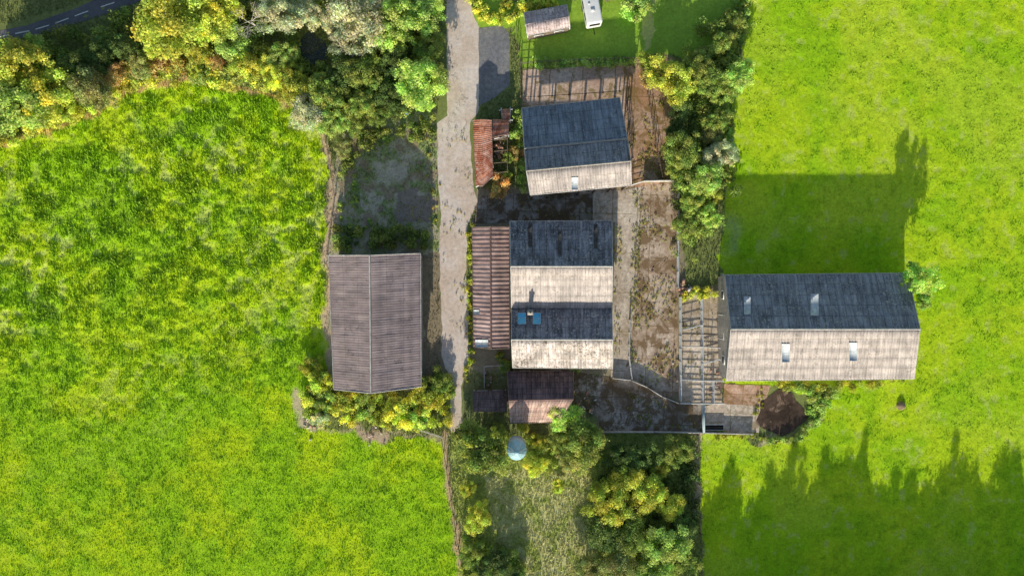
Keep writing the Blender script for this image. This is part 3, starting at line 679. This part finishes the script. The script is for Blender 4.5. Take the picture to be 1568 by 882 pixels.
for t in H: tree(t[0],t[1],t[2],t[3],'round',hs=.75)
thicket('clipped_hedge',[(820,101),(900,98),(972,94)],110,.35,.55,1.0,'bright',.14,line=2.5)
thicket('garden_border',[(724,0),(738,28),(775,32),(800,14),(850,2)],90,.35,.7,.8,'yel',.15,line=5)
tree(975,12,24,'bright','bush')
tree(775,4,10,'yel','bush')
tree(764,286,19,'orange','bush');tree(792,205,14,'bright','bush');tree(780,240,12,'mid','bush');tree(793,232,12,'orange','bush');tree(775,268,9,'yel','bush')
thicket('shed_weeds',[(795,170),(797,210),(798,250),(800,290)],40,.3,.7,.9,'bright',.15,line=4)
thicket('west_weeds',[(720,345),(720,400),(721,470),(722,540),(712,585)],70,.2,.4,.4,'yel',.12,line=3)
tree(1405,428,27,'bright','round',hs=1.3)
tree(1416,462,13,'bright','bush')
thicket('barn_scrub',[(505,600),(648,600),(690,565),(690,650),(640,655),(560,650),(500,645),(470,640),(462,600),(490,560)],190,.3,.8,1.2,'yel',.14)
for t in[(487,585,22,'yel'),(478,560,16,'yel'),(500,610,18,'bright'),(560,625,18,'bright'),(610,630,24,'yel'),(650,615,22,'yel'),(640,640,18,'bright'),(530,615,16,'yel'),(676,585,18,'mid'),(585,640,16,'yel'),(660,590,18,'mid'),(490,640,14,'pale')]: tree(*t,'bush')
for t in[(738,690,42,'mid'),(862,634,25,'bright'),(855,672,20,'mid'),(893,682,34,'mid'),(820,712,18,'yel'),(822,676,15,'yel'),(765,662,15,'mid'),(800,652,11,'yel'),(910,700,18,'mid'),(718,665,16,'yel'),(870,705,18,'olive')]: tree(*t,'round',hs=.85)
thicket('nettle_patch',[(700,655),(775,650),(775,670),(810,672),(925,665),(925,700),(860,720),(720,715)],90,.3,.8,1.,'mid',.15,excl=([(770,660),(812,660),(812,720),(770,720)],))
for t in[(775,560,13,'bright'),(880,560,12,'bright'),(690,600,9,'mid'),(765,545,8,'mid')]: tree(*t,'bush')
for t in[(732,792,22,'yel'),(715,750,14,'yel'),(930,765,34,'yel'),(965,735,28,'yel'),(990,760,28,'yel'),(1026,775,24,'yel'),(950,700,24,'dark'),(985,700,24,'dark'),(1040,690,24,'mid'),(1010,715,18,'yel'),(925,815,30,'dark'),(970,820,30,'mid'),(1015,835,34,'bright'),(955,865,30,'olive'),(1045,860,26,'mid'),(1000,880,28,'bright'),(1050,810,20,'dark'),(760,862,24,'dark'),(725,850,20,'mid'),(790,885,18,'dark'),(725,885,22,'mid'),(900,870,22,'olive'),(855,745,10,'yel')]: tree(*t,'round',hs=.75)
thicket('copse_understorey',[(925,690),(1065,670),(1068,882),(900,882),(890,790)],200,.4,1.0,1.0,'dark',.17)
thicket('copse_understorey',[(712,820),(780,835),(810,882),(715,882)],60,.5,1.0,1.0,'mid',.18)
thicket('pit_scrub',[(1190,588),(1285,590),(1270,620),(1248,650),(1225,674),(1170,676),(1185,670),(1220,664),(1237,640),(1232,605)],130,.2,.6,.7,'bright',.12)
thicket('pit_scrub',[(1080,665),(1150,668),(1220,678)],40,.2,.4,.3,'yel',.12,line=3)
thicket('pit_scrub',[(1165,600),(1158,630),(1158,655)],14,.15,.35,.3,'yel',.1,line=3)
thicket('barn_verge_scrub',[(1190,588),(1280,588),(1380,584)],50,.3,.6,.5,'yel',.14,line=4)
thicket('pen_bramble',[(1045,440),(1095,440),(1100,452),(1045,460)],22,.3,.6,.6,'yel',.14)
thicket('pen_bramble',[(515,345),(600,350),(655,350),(655,380),(515,382)],90,.3,.8,.9,'mid',.15)
thicket('rough_patch_scrub',[(530,200),(600,195),(665,175),(668,220),(600,215),(560,240),(525,260)],70,.2,.8,.8,'mid',.14)
thicket('rough_patch_scrub',[(520,250),(545,230),(550,330),(600,340),(590,352),(515,350)],40,.15,.5,.4,'mid',.12)
thicket('rough_patch_scrub',[(660,200),(662,280),(665,340)],26,.12,.35,.2,'weed',.1,line=5)
def weeds(poly,n,seed,thr=.56):
    x0,y0=np.min(poly,0);x1,y1=np.max(poly,0);X=rng.uniform(x0,x1,n*12);Y=rng.uniform(y0,y1,n*12)
    k=pip(X,Y,poly)&(fbm(X*S,Y*S,2.2,4,seed)>thr);X=X[k][:n];Y=Y[k][:n];n=len(X)
    rad=rng.uniform(.05,.22,n)*rng.uniform(.5,1.4,n);cen=np.stack([(X-784)*S,(441-Y)*S,.05+rad*.3],-1)
    V,Q,c=leaves(cen,rad,(rad*60).astype(int)+4,.07,rng.uniform(.7,1.3,n),.9)
    build('yard_weeds',V,Q,[LM['weed']],col=c,origin=P(X.mean(),Y.mean()))
weeds([(975,290),(1035,285),(1035,440),(1037,600),(1010,600),(958,575),(968,500)],420,3,.55)
weeds([(940,345),(952,345),(950,560),(940,560)],90,4,.45)
weeds([(970,290),(984,290),(978,440),(970,560),(962,540)],190,9,.42)
weeds([(958,100),(1012,96),(1030,275),(965,285)],240,6,.52)
weeds([(1042,460),(1100,455),(1104,610),(1042,610)],60,7)
weeds([(920,585),(1035,620),(1070,655),(925,655)],140,8,.52)
weeds([(730,300),(945,300),(945,336),(730,336)],60,2,.5)
weeds([(676,200),(720,200),(714,560),(680,560)],90,5,.58)
weeds([(530,210),(665,190),(665,350),(520,360)],260,12,.5)
# off-frame southern tree belt
for x,hh,wd in((1092,7.0,3.2),(1118,8.2,3.0),(1165,7.6,3.6),(1214,12.4,2.6),(1228,10.5,3.2),(1262,11.0,3.2),(1292,8.8,3.4),(1320,12.0,2.4),(1338,9.2,3.4),(1372,11.0,3.8),(1398,10.2,3.6),(1430,9.4,3.6),(1459,12.9,2.3),(1478,10.4,3.2),(1512,9.2,3.8),(1552,10.8,3.4),(1580,9.6,3.8),(1610,11,3.)):
    me,H_,cz=VAR['tall'][rng.integers(3)]
    ob=bpy.data.objects.new('poplar_tree',me);scene.collection.objects.link(ob)
    p=P(x-24,1000+rng.uniform(-10,10))
    ob.location=p;ob.scale=(wd,wd,hh/5.2);ob.rotation_euler=(0,0,rng.uniform(0,6))
for x in range(1075,1640,22):
    ob=tree(x-20+rng.uniform(-8,8),1010+rng.uniform(-12,12),rng.uniform(28,40),'mid','round',hs=rng.uniform(.95,1.2))
thicket('south_hedgerow',[(1050,1000),(1620,1000)],320,1.,1.8,6.5,'mid',.3,line=14)
# ---------- light ----------
d=Vector((SUN_AX,1,-SUN_T)).normalized()
sl=bpy.data.lights.new('sun','SUN');sl.energy=5;sl.angle=math.radians(.5);sl.color=(1,.92,.77)
so=bpy.data.objects.new('sun',sl);scene.collection.objects.link(so);so.rotation_euler=d.to_track_quat('-Z','Y').to_euler();so.location=(0,-60,60)
w=bpy.data.worlds.new('World');scene.world=w;w.use_nodes=True
nt=w.node_tree;sky=nt.nodes.new('ShaderNodeTexSky');sky.sky_type='NISHITA';sky.sun_disc=False
sky.sun_elevation=math.radians(18.4);sky.sun_rotation=math.pi+SUN_AX
nt.links.new(sky.outputs[0],nt.nodes['Background'].inputs[0]);nt.nodes['Background'].inputs[1].default_value=.13
cam=bpy.data.cameras.new('camera');cam.sensor_width=36;cam.lens=36*CH/156.8;cam.clip_end=6000
co=bpy.data.objects.new('camera',cam);scene.collection.objects.link(co);co.location=(0,0,CH);scene.camera=co
scene.view_settings.view_transform='Standard';scene.view_settings.look='None';scene.view_settings.exposure=0
